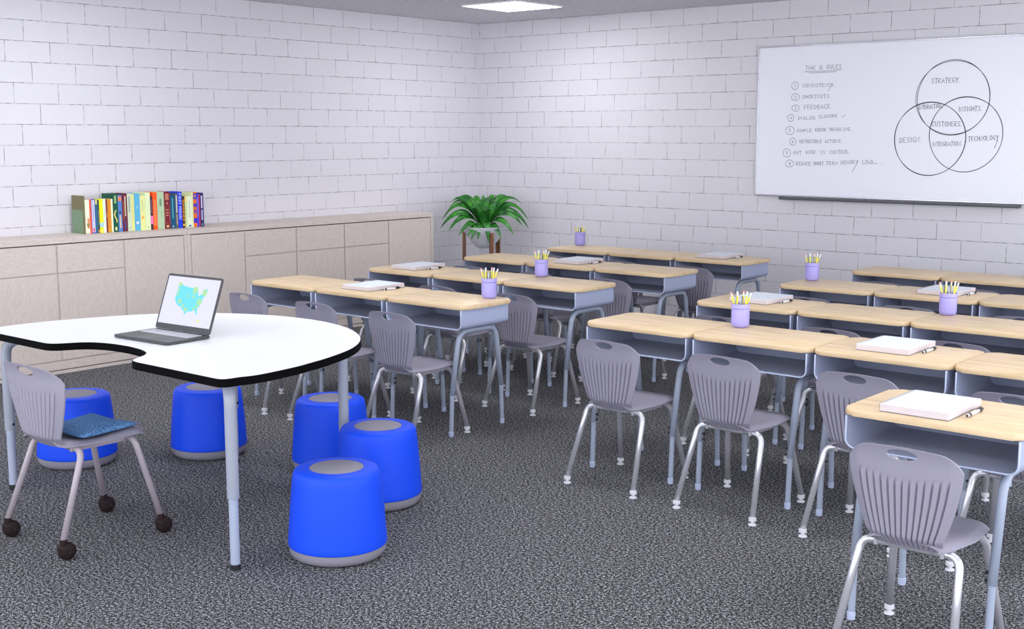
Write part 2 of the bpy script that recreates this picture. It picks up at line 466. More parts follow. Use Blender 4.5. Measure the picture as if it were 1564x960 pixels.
# ------------------------------------------------------------------ books on the cabinet
BA = Vector((-8.098, 4.791)); BB = Vector((-8.043, 5.796)); BDIR = (BB - BA).normalized(); BN = Vector((-BDIR.y, BDIR.x))  # BN points to the wall
B_RZ = math.atan2(BDIR.y, BDIR.x)
def bmat(c): return mat('book_cover', srgb(*c), 0.5, spec=0.3)
BOOKS = [ # end position, height, colour, label words, decoration
 (.012, .274, (120, 146, 116), 'sage green book with olive top third, first at the left end', [('side',)]),
 (.047, .246, (226, 232, 208), 'cream book with orange and green print beside the sage green book', [('bar', .15, .45, .5, .2, (220, 150, 100)), ('bar', .2, .3, .5, .08, (120, 150, 90))]),
 (.061, .246, (240, 92, 56), 'thin orange-red book between cream and white spines', []),
 (.092, .249, (226, 230, 238), 'white book edged in blue with a small red mark', [('bar', .0, 1, .1, .0, (70, 66, 190)), ('bar', .05, .16, .4, .0, (230, 90, 90)), ('edge', (70, 66, 190)), ('bar', .35, .85, .25, .0, (150, 160, 190))]),
 (.110, .243, (44, 104, 130), 'thin teal book with pale olive head, left of the dark thin one', [('bar', .86, 1, .9, .0, (200, 204, 120))]),
 (.124, .241, (66, 72, 70), 'thin dark grey book with an orange foot beside the bright yellow one', [('bar', .02, .1, .8, .0, (240, 150, 60)), ('bar', .25, .7, .2, .0, (170, 170, 160))]),
 (.153, .246, (238, 240, 20), 'bright yellow book with a pale blue band near the foot', [('bar', .17, .3, .98, .0, (160, 210, 225)), ('bar', .04, .08, .3, .0, (230, 240, 235))]),
 (.175, .246, (224, 234, 218), 'plain pale white book right of the bright yellow one', [('bar', .3, .75, .12, .0, (170, 180, 170))]),
 (.189, .244, (140, 58, 62), 'thin maroon book left of the mustard spine', [('bar', .45, .6, .3, .0, (220, 160, 80))]),
 (.216, .244, (212, 160, 34), 'mustard book with big orange marks along the spine', [('dots', .1, .95, 8, (242, 110, 40))]),
 (.232, .244, (226, 232, 196), 'thin cream book left of the dark green one', []),
 (.273, .281, (14, 84, 60), 'tall dark green book with a gold squiggle', [('squig', (226, 214, 120)), ('bar', .75, .95, .4, .0, (150, 180, 120)), ('bar', .04, .13, .35, .0, (226, 224, 160))]),
 (.305, .270, (88, 130, 200), 'blue book with an orange square at its head', [('bar', .84, .96, .75, .0, (250, 130, 60)), ('bar', .50, .56, .5, .0, (60, 60, 80)), ('bar', .1, .45, .4, .0, (210, 180, 140))]),
 (.348, .281, (98, 34, 52), 'tall maroon book with cream lettering marks', [('bar', .4, .93, .22, .12, (214, 190, 170)), ('bar', .3, .8, .1, -.22, (190, 110, 50)), ('bar', .06, .28, .16, -.0, (60, 80, 170))]),
 (.382, .278, (204, 216, 188), 'pale sage book right of the maroon one with grey print', [('bar', .5, .93, .35, .0, (150, 165, 150)), ('bar', .07, .1, .2, .0, (150, 120, 130))]),
 (.405, .274, (224, 226, 140), 'pale yellow book left of the sky blue one', [('bar', .2, .7, .12, .0, (180, 186, 110))]),
 (.452, .276, (92, 176, 214), 'sky blue book with a small white patch low down', [('bar', .18, .25, .45, .0, (226, 216, 230)), ('bar', .6, .68, .3, .0, (140, 196, 220))]),
 (.495, .258, (226, 230, 152), 'pale lemon book with a small orange triangle', [('tri', .36, (250, 140, 20)), ('bar', .55, .9, .2, .0, (196, 206, 150))]),
 (.538, .281, (222, 234, 186), 'tall plain cream green book right of the pale lemon one', [('bar', .05, .1, .3, .0, (196, 206, 130))]),
 (.558, .250, (62, 40, 58), 'dark plum book with a pink block, left of the orange book', [('bar', .17, .42, .98, .0, (246, 126, 190)), ('bar', .5, .9, .25, .0, (150, 100, 140))]),
 (.595, .281, (252, 88, 14), 'tall bright orange book with pale marks', [('dots', .1, .8, 7, (252, 170, 110))]),
 (.655, .281, (178, 202, 164), 'thick sage green book right of the orange one', [('bar', .62, .82, .3, .0, (120, 150, 120)), ('bar', .3, .5, .06, .1, (130, 160, 130))]),
 (.706, .281, (120, 26, 44), 'thick crimson book with gold frame and print', [('bar', .78, .95, .6, .0, (190, 120, 100)), ('box', .15, .6, .78, (200, 140, 110)), ('bar', .66, .72, .3, .0, (190, 120, 100)), ('bar', .04, .1, .4, .0, (216, 190, 120))]),
 (.750, .255, (14, 82, 120), 'dark teal book right of the crimson one', [('bar', .3, .9, .2, .0, (90, 170, 170)), ('bar', .04, .08, .25, .0, (200, 200, 190))]),
 (.774, .266, (92, 92, 92), 'grey book with white print left of the vivid blue one', [('bar', .45, .95, .4, .0, (206, 206, 200)), ('bar', .1, .4, .4, .0, (160, 158, 140))]),
 (.809, .278, (20, 56, 226), 'vivid blue book with white lettering reading FIRST PERSON', [('text', 'FIRST PERSON', (236, 240, 250))]),
 (.833, .243, (50, 38, 36), 'black book with orange marks right of the vivid blue one', [('dots', .2, .9, 6, (246, 150, 30)), ('bar', .06, .13, .6, .0, (250, 190, 50))]),
 (.852, .240, (200, 216, 150), 'thin pale green book with a yellow head', [('bar', .8, 1, .9, .0, (240, 214, 110))]),
 (.896, .241, (224, 232, 200), 'cream book with a small blue badge at its foot', [('bar', .03, .08, .5, .0, (70, 80, 200)), ('bar', .3, .85, .15, .0, (190, 196, 170))]),
 (.908, .271, (222, 228, 170), 'thin pale cream book left of the orange and purple banded one', []),
 (.939, .270, (224, 108, 40), 'orange and purple banded book', [('bar', .12, .26, .98, .0, (64, 42, 190)), ('bar', .4, .5, .6, .0, (110, 70, 160)), ('bar', .58, .68, .98, .0, (84, 60, 170)), ('bar', .8, .96, .98, .0, (70, 60, 180)), ('bar', .86, .92, .5, .0, (230, 150, 60))]),
 (.967, .255, (74, 66, 210), 'violet book with a red right side', [('half', (190, 50, 50)), ('bar', .3, .9, .1, -.2, (160, 150, 230))]),
 (1.0, .263, (52, 28, 104), 'dark purple book with white marks, last at the right end', [('bar', .55, .92, .35, .0, (216, 214, 230)), ('bar', .2, .5, .35, .0, (186, 190, 220)), ('bar', .03, .1, .4, .0, (80, 150, 140))]),
]
prev = -.006
for i, (end, h, c, lab, deco) in enumerate(BOOKS):
    w = end - prev - .0012; mid = (end + prev) / 2; prev = end
    dep = .158 if h > .26 else .135
    p = BA + BDIR * mid
    full = lab + (', on the cabinet' if 'end' in lab else ', on the cabinet')
    t = thing('book', full, 'book', (p.x, p.y, .9495), B_RZ, 'books standing on the left cabinet')
    cv = bmat(c); tk = min(.0025, w * .12)
    bm = bmesh.new()                            # local x along the row, local y towards the wall
    box(bm, -w / 2, -w / 2 + tk, 0, dep, 0, h); box(bm, w / 2 - tk, w / 2, 0, dep, 0, h)
    box(bm, -w / 2, w / 2, -.0015, tk, 0, h)
    obj('cover', bm, cv, t)
    bm = bmesh.new(); box(bm, -w / 2 + tk, w / 2 - tk, tk, dep - .004, .003, h - .003); obj('pages', bm, M['page_edge'], t)
    yy = -.0021
    pl = lambda a, b: (a, yy, b)
    for d in deco:
        bm = bmesh.new()
        if d[0] == 'bar':
            _, z0, z1, wf, off, dc = d; box(bm, (-wf / 2 + off) * w, (wf / 2 + off) * w, yy, -.001, z0 * h, z1 * h)
        elif d[0] == 'edge':
            dc = d[1]
            for a, b in ((-.5, -.36), (.36, .5)): box(bm, a * w, b * w, yy, -.001, .0, h)
            box(bm, -.36 * w, .36 * w, yy, -.001, 0, .03 * h); box(bm, -.36 * w, .36 * w, yy, -.001, .97 * h, h)
        elif d[0] == 'half':
            dc = d[1]; box(bm, .12 * w, .5 * w, yy, -.001, 0, .99 * h)
        elif d[0] == 'box':
            _, z0, z1, wf, dc = d; q = [(-wf / 2 * w, z0 * h), (wf / 2 * w, z0 * h), (wf / 2 * w, z1 * h), (-wf / 2 * w, z1 * h), (-wf / 2 * w, z0 * h)]
            ink(bm, [q], pl, .0022)
            for zz in (.35, .42, .5): box(bm, -.2 * w, .2 * w, yy, -.001, zz * h, (zz + .03) * h)
        elif d[0] == 'dots':
            _, z0, z1, n, dc = d
            for q in range(n):
                zc = (z0 + (z1 - z0) * (q + .5) / n) * h; hh = (z1 - z0) * h / n * .36
                ink(bm, [ring_strokes(0, zc, w * .24, hh)[0]], pl, .0045)
        elif d[0] == 'tri':
            _, z0, dc = d
            v = [bm.verts.new(pl(x, z)) for x, z in ((-.2 * w, z0 * h), (.2 * w, z0 * h), (0, z0 * h + .022))]; bm.faces.new(v)
            box(bm, -.25 * w, .25 * w, yy, -.001, (z0 - .03) * h, (z0 - .015) * h)
        elif d[0] == 'squig':
            dc = d[1]; ink(bm, [[(w * .22 * math.sin(s * 5.2 + 1.3), h * (.26 + .3 * s)) for s in [q / 20 for q in range(21)]]], pl, .0085)
        elif d[0] == 'text':
            dc = d[2]; x = .95 * h
            st = []
            for wd in d[1].split():
                L = .058 * h * len(wd)
                st += [[(q[1], x - (q[0])) for q in s] for s in word_strokes(wd, 0, -.27 * w, L, -.27 * w, w * .56)]
                x -= L + .07 * h
            ink(bm, st, pl, .0028)
        elif d[0] == 'side':
            dc = (112, 104, 76); box(bm, -w / 2 - .0008, -w / 2 + .0005, -.001, dep - .002, h * .62, h - .0005)
            box(bm, -w / 2, w * .5, yy, -.001, h * .0, h * .999)
            bmesh.ops.delete(bm, geom=[v for v in bm.verts if v.co.x > -w / 2 + .001 and v.co.z < h * .5], context='VERTS') if False else None
            dc = (118, 110, 78)
        obj('spine_print', bm, bmat(dc), t)

# ------------------------------------------------------------------ whiteboard
def make_whiteboard():
    x0, x1, z0, z1 = -5.170, -2.732, 1.155, 2.378
    cx = (x0 + x1) / 2
    t = thing('whiteboard', 'wide framed whiteboard with marker writing and three circles on the block wall', 'whiteboard', (cx, YB, 0))
    X = lambda x: x - cx
    bm = bmesh.new(); box(bm, X(x0 + .006), X(x1 - .006), -.018, -.001, z0 + .006, z1 - .006); obj('board', bm, M['board'], t)
    bm = bmesh.new(); f = .011
    box(bm, X(x0), X(x1), -.024, -.001, z1 - f, z1, .002); box(bm, X(x0), X(x1), -.024, -.001, z0, z0 + f, .002)
    box(bm, X(x0), X(x0 + f), -.024, -.001, z0 + f, z1 - f, .002); box(bm, X(x1 - f), X(x1), -.024, -.001, z0 + f, z1 - f, .002)
    obj('frame', bm, M['alu'], t)
    bm = bmesh.new(); a, b = -4.915, -2.99
    prof = [(-.0005, z0 - .026), (-.060, z0 - .026), (-.066, z0 - .020), (-.066, z0 - .004), (-.062, z0 - .004), (-.060, z0 - .016), (-.0005, z0 - .016)]
    va = [bm.verts.new((X(a), y, z)) for y, z in prof]; vb = [bm.verts.new((X(b), y, z)) for y, z in prof]
    n = len(prof)
    for i in range(n): bm.faces.new((va[i], vb[i], vb[(i + 1) % n], va[(i + 1) % n]))
    bm.faces.new(va[::-1]); bm.faces.new(vb)
    bmesh.ops.recalc_face_normals(bm, faces=bm.faces)
    tr = obj('marker_tray', bm, M['tray'], t)
    bm = bmesh.new()
    for xe in (a, b): box(bm, X(xe) - .006, X(xe) + .006, -.0675, -.0005, z0 - .0275, z0 - .0015, .002)
    obj('tray_end', bm, M['tray'], tr)
    pl = lambda u, v: (X(u), -.0184, v)
    LINES = [
     ('heading', 'handwritten words THE 8 RULES underlined', [('THE',-4.74,2.176,-4.654,2.176,.031),('8',-4.623,2.175,-4.588,2.174,.035),('RULES.',-4.552,2.181,-4.417,2.179,.031)], [],
        [[(-4.75,2.163),(-4.594,2.163),(-4.43,2.17)],[(-4.709,2.153),(-4.594,2.154),(-4.471,2.156)]]),
     ('written_rule', 'handwritten rule 1 consistency', [('CONSISTENCY.',-4.76,2.041,-4.48,2.041,.025)], [('1',-4.829,2.055,.031,.03)], [[(-4.505,2.064),(-4.534,2.003)]]),
     ('written_rule', 'handwritten rule 2 shortcuts', [('SHORTCUTS.',-4.757,1.95,-4.513,1.954,.026)], [('2',-4.823,1.962,.036,.028)], []),
     ('written_rule', 'handwritten rule 3 feedback', [('FEEDBACK',-4.74,1.864,-4.513,1.868,.033)], [('3',-4.819,1.875,.031,.027)], []),
     ('written_rule', 'handwritten rule 4 dialog closure with a tick', [('DIALOG',-4.79,1.782,-4.642,1.782,.025),('CLOSURE',-4.606,1.791,-4.451,1.799,.023)], [('4',-4.86,1.796,.03,.027)], [[(-4.41,1.805),(-4.401,1.795),(-4.384,1.817)]]),
     ('written_rule', 'handwritten rule 5 simple error handling', [('SIMPLE',-4.797,1.681,-4.669,1.683,.023),('ERROR',-4.634,1.685,-4.542,1.687,.025),('HANDLING.',-4.508,1.689,-4.325,1.69,.027)], [('5',-4.864,1.693,.039,.033)], []),
     ('written_rule', 'handwritten rule 6 reversible actions', [('REVERSIBLE',-4.769,1.592,-4.577,1.595,.025),('ACTIONS.',-4.546,1.594,-4.402,1.597,.025)], [('6',-4.833,1.603,.03,.028)], []),
     ('written_rule', 'handwritten rule 7 put user in control', [('PUT',-4.819,1.498,-4.754,1.5,.027),('USER',-4.711,1.505,-4.628,1.508,.025),('IN',-4.582,1.505,-4.54,1.506,.027),('CONTROL',-4.501,1.506,-4.339,1.511,.027)], [('7',-4.884,1.51,.034,.034)], []),
     ('written_rule', 'handwritten rule 8 reduce short term memory load', [('REDUCE',-4.793,1.411,-4.665,1.411,.028),('SHORT',-4.642,1.414,-4.553,1.415,.027),('TERM',-4.529,1.418,-4.433,1.421,.025),('MEMORY',-4.403,1.424,-4.256,1.43,.029),('LOAD',-4.218,1.429,-4.133,1.432,.03)], [('8',-4.854,1.424,.035,.031)],
        [[(-4.13,1.434),(-4.098,1.435)],[(-4.062,1.433),(-4.057,1.431)],[(-4.26,1.445),(-4.304,1.363)]]),
     ('written_word', 'handwritten word STRATEGY', [('STRATEGY.',-3.691,2.044,-3.478,2.047,.035)], [], []),
     ('written_word', 'handwritten word INTERACTION', [('INTERACTION.',-3.78,1.85,-3.598,1.862,.030)], [], []),
     ('written_word', 'handwritten word INSIGHTS', [('INSIGHTS.',-3.473,1.832,-3.303,1.835,.034)], [], []),
     ('written_word', 'handwritten word CUSTOMERS', [('CUSTOMERS.',-3.673,1.723,-3.446,1.722,.035)], [], []),
     ('written_word', 'handwritten word DESIGN', [('DESIGN.',-3.921,1.597,-3.754,1.605,.038)], [], []),
     ('written_word', 'handwritten word INTEGRATION', [('INTEGRATION.',-3.66,1.573,-3.438,1.579,.03)], [], []),
     ('written_word', 'handwritten word TECHNOLOGY', [('TECHNOLOGY',-3.39,1.611,-3.172,1.622,.033)], [], [[(-3.175,1.622),(-3.195,1.562)]]),
    ]
    for nm, lab, words, nums, extra in LINES:
        wd_ = .0032 if nm != 'written_word' else .0038
        for wi, wd in enumerate(words):
            bm = bmesh.new(); ink(bm, word_strokes(*wd), pl, wd_)
            o = obj('written_word', bm, M['ink'], t); o['label'] = 'handwritten word ' + wd[0].strip('.')
        for (dg, cx_, cz, rx, rz) in nums:
            bm = bmesh.new()
            ink(bm, ring_strokes(cx_, cz, rx, rz, 1, .002) + word_strokes(dg, cx_ - .008, cz - .012, cx_ + .010, cz - .012, .024), pl, wd_)
            o = obj('circled_number', bm, M['ink'], t); o['label'] = 'handwritten circled number ' + dg
        for q in extra:
            bm = bmesh.new(); ink(bm, [q], pl, wd_); obj('marker_stroke', bm, M['ink'], t)
    for lab, (a, b, r1, r2) in (('top circle drawn in marker', (-3.525, 1.933, .277, .276)), ('lower left circle drawn in marker', (-3.688, 1.629, .277, .276)), ('lower right circle drawn in marker', (-3.414, 1.661, .278, .275))):
        bm = bmesh.new(); ink(bm, ring_strokes(a, b, r1, r2, 2, .004), pl, .0046)
        o = obj('drawn_circle', bm, M['ink'], t); o['label'] = lab
make_whiteboard()

# ------------------------------------------------------------------ school desks
def make_desk():
    """origin on the floor under the front left corner of its 0.62 m place; y runs towards the whiteboard"""
    t = thing('school_desk', '', 'desk', group='birch topped school desks')
    bm = bmesh.new()
    top, bot, side = prism(bm, round_rect(.004, .616, .0, .425, .038, 6), .7095, TOP_Z)
    es = [e for f in (top, bot) for e in f.edges]
    bmesh.ops.bevel(bm, geom=es, offset=.0095, segments=3, affect='EDGES', profile=.55)
    obj('desktop', bm, M['birch'], t, 'auto')
    # sheet metal book box, open at the front
    bm = bmesh.new(); x0, x1, zb, zt, y0, y1, th, R = .018, .600, .597, .709, .002, .400, .0035, .034
    def path(o):
        q = [(x0 + o, zt)]
        for k in range(7):
            a = PI + PI / 2 * k / 6; q.append((x0 + R + (R - o) * math.cos(a), zb + R + (R - o) * math.sin(a)))
        for k in range(7):
            a = -PI / 2 + PI / 2 * k / 6; q.append((x1 - R + (R - o) * math.cos(a), zb + R + (R - o) * math.sin(a)))
        q.append((x1 - o, zt)); return q
    po, pi_ = path(0), path(th); n = len(po)
    of = [bm.verts.new((x, y0, z)) for x, z in po]; ob = [bm.verts.new((x, y1, z)) for x, z in po]
    jf = [bm.verts.new((x, y0, z)) for x, z in pi_]; jb = [bm.verts.new((x, y1 - th, z)) for x, z in pi_]
    for i in range(n - 1):
        bm.faces.new((of[i], ob[i], ob[i + 1], of[i + 1])); bm.faces.new((jf[i + 1], jb[i + 1], jb[i], jf[i]))
        bm.faces.new((of[i + 1], jf[i + 1], jf[i], of[i]))
    bm.faces.new(ob[::-1]); bm.faces.new(jb)
    bm.faces.new((of[0], jf[0], jb[0], ob[0])); bm.faces.new((of[-1], ob[-1], jb[-1], jf[-1]))
    bmesh.ops.recalc_face_normals(bm, faces=bm.faces)
    bx = obj('book_box', bm, M['desk_metal'], t, 'auto')
    bm = bmesh.new(); tube(bm, [(x, y0, z) for x, z in path(th / 2)], .0036, 6); obj('rolled_rim', bm, M['glide_blue'], bx, True)
    # two bent tube leg frames
    for sx, xi in ((.077, 1), (.543, -1)):
        p = [(sx, -.012, .232), (sx, .048, .580), (sx, .352, .580), (sx, .402, .232)]
        bm = bmesh.new(); tube(bm, fillet(p, .07, 7), .0155, 14)
        fr = obj('leg_frame', bm, M['desk_tube'], t, True)
        for yb, yt in ((-.022, -.012), (.412, .402)):
            bm = bmesh.new(); s = (yb - yt) / .232
            tube(bm, [(sx, yt - s * .012, .244), (sx, yb - s * .03, .03)], .0125, 12); obj('lower_leg', bm, M['desk_tube'], fr, 'auto')
            bm = bmesh.new(); lathe(bm, [(.011, 0), (.0138, .002), (.0138, .008), (.011, .010), (.0145, .012), (.0145, .028), (.0125, .030)], 14, sx, yb); obj('glide', bm, M['glide_blue'], fr, 'auto')
            bm = bmesh.new(); xs = sx + xi * .015
            for zz in (.246, .272): tube(bm, [(xs - xi * .004, yt - s * (zz - .232), zz), (xs + xi * .008, yt - s * (zz - .232), zz)], .006, 8)
            obj('screw', bm, M['black'], fr, True)
    return t
desk0 = make_desk()

# ------------------------------------------------------------------ chairs
def interp(tab, x):
    for (a, p), (b, q) in zip(tab, tab[1:]):
        if x <= b: return p + (q - p) * max(0, (x - a)) / (b - a)
    return tab[-1][1]
def smooth_tab(tab, x):
    s = 0; w = 0
    for d in (-.02, -.01, 0, .01, .02): s += interp(tab, x + d)
    return s / 5
def shell_back(kx, z0, kz, m, parent, back=0.0, taper=0.0):
    """ribbed backrest with a hand hole; kx widens, z0 is the seat height it starts at"""
    Wt = [(-.03, .106), (0, .114), (.03, .124), (.08, .143), (.16, .166), (.235, .181), (.27, .182), (.33, .180)]
    nr = 13; S = []
    lim = .80
    gs = [-lim + 2 * lim * i / (nr - 1) for i in range(nr)]
    S += [-1, -.97, -.92, -.87]
    for g in gs: S += [g - .021, g, g + .030]
    S += [.87, .92, .97, 1]
    cols = []
    NT_ = 44
    def crown(s):
        a = abs(s)
        return .322 - .016 * a * a - .045 * max(0, (a - .66) / .34) ** 2.2
    def pos(s, t, side):
        hc = crown(s); h = -.014 + (hc + .014) * t
        w = smooth_tab(Wt, h) * kx * (1 - taper * max(0, 1 - h / .2))
        x = s * w
        # lean and curl
        y = -.178 - back - .075 * max(0, h) + .9 * max(0, .028 - h)
        y += .016 * s * s * kx + .050 * max(0, abs(s) - .82)
        y -= .012 * max(0, (h - .26) / .06) ** 2
        if side:                                # rear face with ribs
            top_h = .225 + .024 * abs(s)
            for i, g in enumerate(gs):
                if abs(s - g) < 1e-6:
                    f = min(1, max(0, (h + .012) / .012)) * min(1, max(0, (top_h - h) / .035))
                    y += .0075 * f
                elif abs(s - (g + .030)) < 1e-6:
                    f = min(1, max(0, (h + .012) / .012)) * min(1, max(0, (top_h - h) / .035))
                    y -= .0022 * f
        else:
            y += .0085
            if abs(s) > .99: y -= .003
        return Vector((x, y, z0 + h * kz))
    bm = bmesh.new()
    R = [[bm.verts.new(pos(s, j / NT_, True)) for s in S] for j in range(NT_ + 1)]
    F = [[bm.verts.new(pos(s, j / NT_, False)) for s in S] for j in range(NT_ + 1)]
    nS = len(S)
    for j in range(NT_):
        for i in range(nS - 1):
            bm.faces.new((R[j][i], R[j][i + 1], R[j + 1][i + 1], R[j + 1][i]))
            bm.faces.new((F[j][i + 1], F[j][i], F[j + 1][i], F[j + 1][i + 1]))
        bm.faces.new((R[j + 1][0], F[j + 1][0], F[j][0], R[j][0])); bm.faces.new((R[j][-1], F[j][-1], F[j + 1][-1], R[j + 1][-1]))
    for i in range(nS - 1):
        bm.faces.new((R[-1][i], R[-1][i + 1], F[-1][i + 1], F[-1][i])); bm.faces.new((F[0][i], F[0][i + 1], R[0][i + 1], R[0][i]))
    bmesh.ops.recalc_face_normals(bm, faces=bm.faces)
    o = obj('backrest', bm, m, parent, 'auto')
    # hand hole
    bm = bmesh.new(); zc = z0 + .296 * kz
    a = [(.050 * kx * math.cos(2 * PI * i / 28 + .031), .0185 * kz * math.sin(2 * PI * i / 28 + .031)) for i in range(28)]
    va = [bm.verts.new((x, -.40, zc + z)) for x, z in a]; vb = [bm.verts.new((x, -.05, zc + z)) for x, z in a]
    bm.faces.new(va); bm.faces.new(vb[::-1])
    for i in range(28): bm.faces.new((va[i], vb[i], vb[(i + 1) % 28], va[(i + 1) % 28]))
    bmesh.ops.recalc_face_normals(bm, faces=bm.faces)
    me = D.meshes.new('cut'); bm.to_mesh(me); bm.free(); c = D.objects.new('cut', me); link(c, parent)
    md = o.modifiers.new('hole', 'BOOLEAN'); md.object = c; md.operation = 'DIFFERENCE'; md.solver = 'EXACT'
    bpy.context.view_layer.update()
    dg = bpy.context.evaluated_depsgraph_get()
    nm = D.meshes.new_from_object(o.evaluated_get(dg))
    if len(nm.vertices) <= len(o.data.vertices):
        md.solver = 'FAST'; bpy.context.view_layer.update(); dg = bpy.context.evaluated_depsgraph_get()
        D.meshes.remove(nm); nm = D.meshes.new_from_object(o.evaluated_get(dg))
        if len(nm.vertices) <= len(o.data.vertices): print('HOLE FAILED', parent.name)
    o.modifiers.clear(); nm.name = 'backrest'; o.data = nm; nm.set_sharp_from_angle(angle=math.radians(38)); D.objects.remove(c, do_unlink=True); D.meshes.remove(me)
    return o

def shell_seat(kx, z0, m, parent, y0=-.160):
    bm = bmesh.new(); NX, NY = 20, 22
    y1 = .235
    def wy(v):                                  # half width front to back
        return kx * (.116 + .046 * min(1, max(0, v) / .45) ** .8 - .010 * max(0, (v - .55) / .45))
    def pos(u, v, lo):
        y = y0 + (y1 - y0) * v
        x = u * wy(v)
        if v > .8:                              # round the front corners
            x *= 1 - .16 * ((v - .8) / .2) ** 3
            y -= .030 * ((v - .8) / .2) * abs(u) ** 3
        z = z0 + .004 + .012 * v - .014 * math.exp(-((v - .42) / .25) ** 2) * (1 - u * u)
        z += .010 * max(0, 1 - v / .14) ** 2    # turns up into the back
        z -= .022 * max(0, (v - .78) / .22) ** 2
        z -= .016 * max(0, (abs(u) - .72) / .28) ** 2
        if lo: z -= .008 + (.0 if abs(u) < .99 else -.004)
        return (x, y, z)
    A = [[bm.verts.new(pos(-1 + 2 * i / NX, j / NY, 0)) for i in range(NX + 1)] for j in range(NY + 1)]
    B = [[bm.verts.new(pos(-1 + 2 * i / NX, j / NY, 1)) for i in range(NX + 1)] for j in range(NY + 1)]
    for j in range(NY):
        for i in range(NX):
            bm.faces.new((A[j][i], A[j][i + 1], A[j + 1][i + 1], A[j + 1][i])); bm.faces.new((B[j][i + 1], B[j][i], B[j + 1][i], B[j + 1][i + 1]))
        bm.faces.new((A[j + 1][0], B[j + 1][0], B[j][0], A[j][0])); bm.faces.new((A[j][-1], B[j][-1], B[j + 1][-1], A[j + 1][-1]))
    for i in range(NX):
        bm.faces.new((A[0][i + 1], A[0][i], B[0][i], B[0][i + 1])); bm.faces.new((A[-1][i], A[-1][i + 1], B[-1][i + 1], B[-1][i]))
    bmesh.ops.recalc_face_normals(bm, faces=bm.faces)
    return obj('seat', bm, m, parent, 'auto')

def chair_frame(t, kx, zs, foot_z, m_rear, m_front, foot):
    """rear and front U tubes cut into legs and crossbars; zs is the underside height of the seat"""
    r = .0132
    for s in (-1, 1):
        top = (s * .135 * kx, -.100, zs - .017)
        p = fillet([(s * .07 * kx, -.100, zs - .017), (s * .160 * kx, -.100, zs - .017), (s * .192 * kx, -.222, foot_z)], .05, 7)
        bm = bmesh.new(); tube(bm, p, r, 14); lg = obj('rear_leg', bm, m_rear, t, True); foot(lg, p[-1], s)
        p = fillet([(s * .06 * kx, .130, zs - .014), (s * .150 * kx, .142, zs - .014), (s * .192 * kx, .222, foot_z)], .045, 7)
        bm = bmesh.new(); tube(bm, p, r, 14); lg = obj('front_leg', bm, m_front, t, True); foot(lg, p[-1], s)
    bm = bmesh.new(); tube(bm, [(-.071 * kx, -.100, zs - .017), (.071 * kx, -.100, zs - .017)], r, 14); obj('rear_crossbar', bm, m_rear, t, 'auto')
    bm = bmesh.new(); tube(bm, [(-.061 * kx, .130, zs - .014), (.061 * kx, .130, zs - .014)], r, 14); obj('front_crossbar', bm, m_front, t, 'auto')
    for s in (-1, 1):
        bm = bmesh.new(); box(bm, s * .108 * kx - .006, s * .108 * kx + .006, -.118, .150, zs - .030, zs + .004, .002); obj('seat_bracket', bm, m_front, t)

def glide_foot(lg, p, s):
    bm = bmesh.new()
    lathe(bm, [(.0175, 0), (.018, .003), (.015, .007), (.007, .010), (.007, .019)], 14, p[0], p[1]); 
    lathe(bm, [(.012, .0185), (.0168, .0195), (.0168, .034), (.014, .036)], 14, p[0], p[1])
    obj('glide', bm, M['glide_white'], lg, 'auto')

def castor_foot(lg, p, s):
    cx, cy = p[0], p[1] + .014; r = .036
    bm = bmesh.new()                            # round two-sided hood with a brake snout to the rear
    prof = [(.004, -.0245), (.020, -.0235), (.029, -.020), (.034, -.012), (.036, 0), (.034, .012), (.029, .020), (.020, .0235), (.004, .0245)]
    n = 26; rings = []
    for rr, x in prof:
        ring = []
        for i in range(n):
            th = 2 * PI * i / n
            q = rr * (1 + .42 * math.exp(-((th - math.radians(146)) / .20) ** 2) * (rr / .036) ** 2)
            ring.append(bm.verts.new((cx + x, cy + q * math.cos(th), r + .0005 + q * math.sin(th))))
        rings.append(ring)
    for A, B in zip(rings, rings[1:]):
        for i in range(n): bm.faces.new((A[i], A[(i + 1) % n], B[(i + 1) % n], B[i]))
    bm.faces.new(rings[0]); bm.faces.new(rings[-1][::-1])
    tube(bm, [(p[0], p[1], .058), (p[0], p[1], .086)], .0150, 12)
    bmesh.ops.recalc_face_normals(bm, faces=bm.faces)
    obj('castor_hood', bm, M['castor'], lg, 'auto')
    bm = bmesh.new()                            # rim ridge of the wheel showing on each face
    for sx in (-1, 1):
        tube(bm, [(cx + sx * .0236, cy - .026 + .052 * q / 6, r + .020 - .034 * q / 6) for q in range(7)], .0016, 6)
        tube(bm, [(cx + sx * .0246, cy, r), (cx + sx * .0266, cy, r)], .007, 12)
    obj('castor_wheel', bm, M['castor_wheel'], lg, 'auto')

def make_student_chair():
    t = thing('student_chair', '', 'chair', group='ribbed grey student chairs')
    shell_back(1.0, .392, 1.0, M['chair'], t); shell_seat(1.0, .398, M['chair'], t)
    chair_frame(t, 1.0, .388, .034, M['chrome'], M['grey_leg'], glide_foot)
    return t
chair0 = make_student_chair()

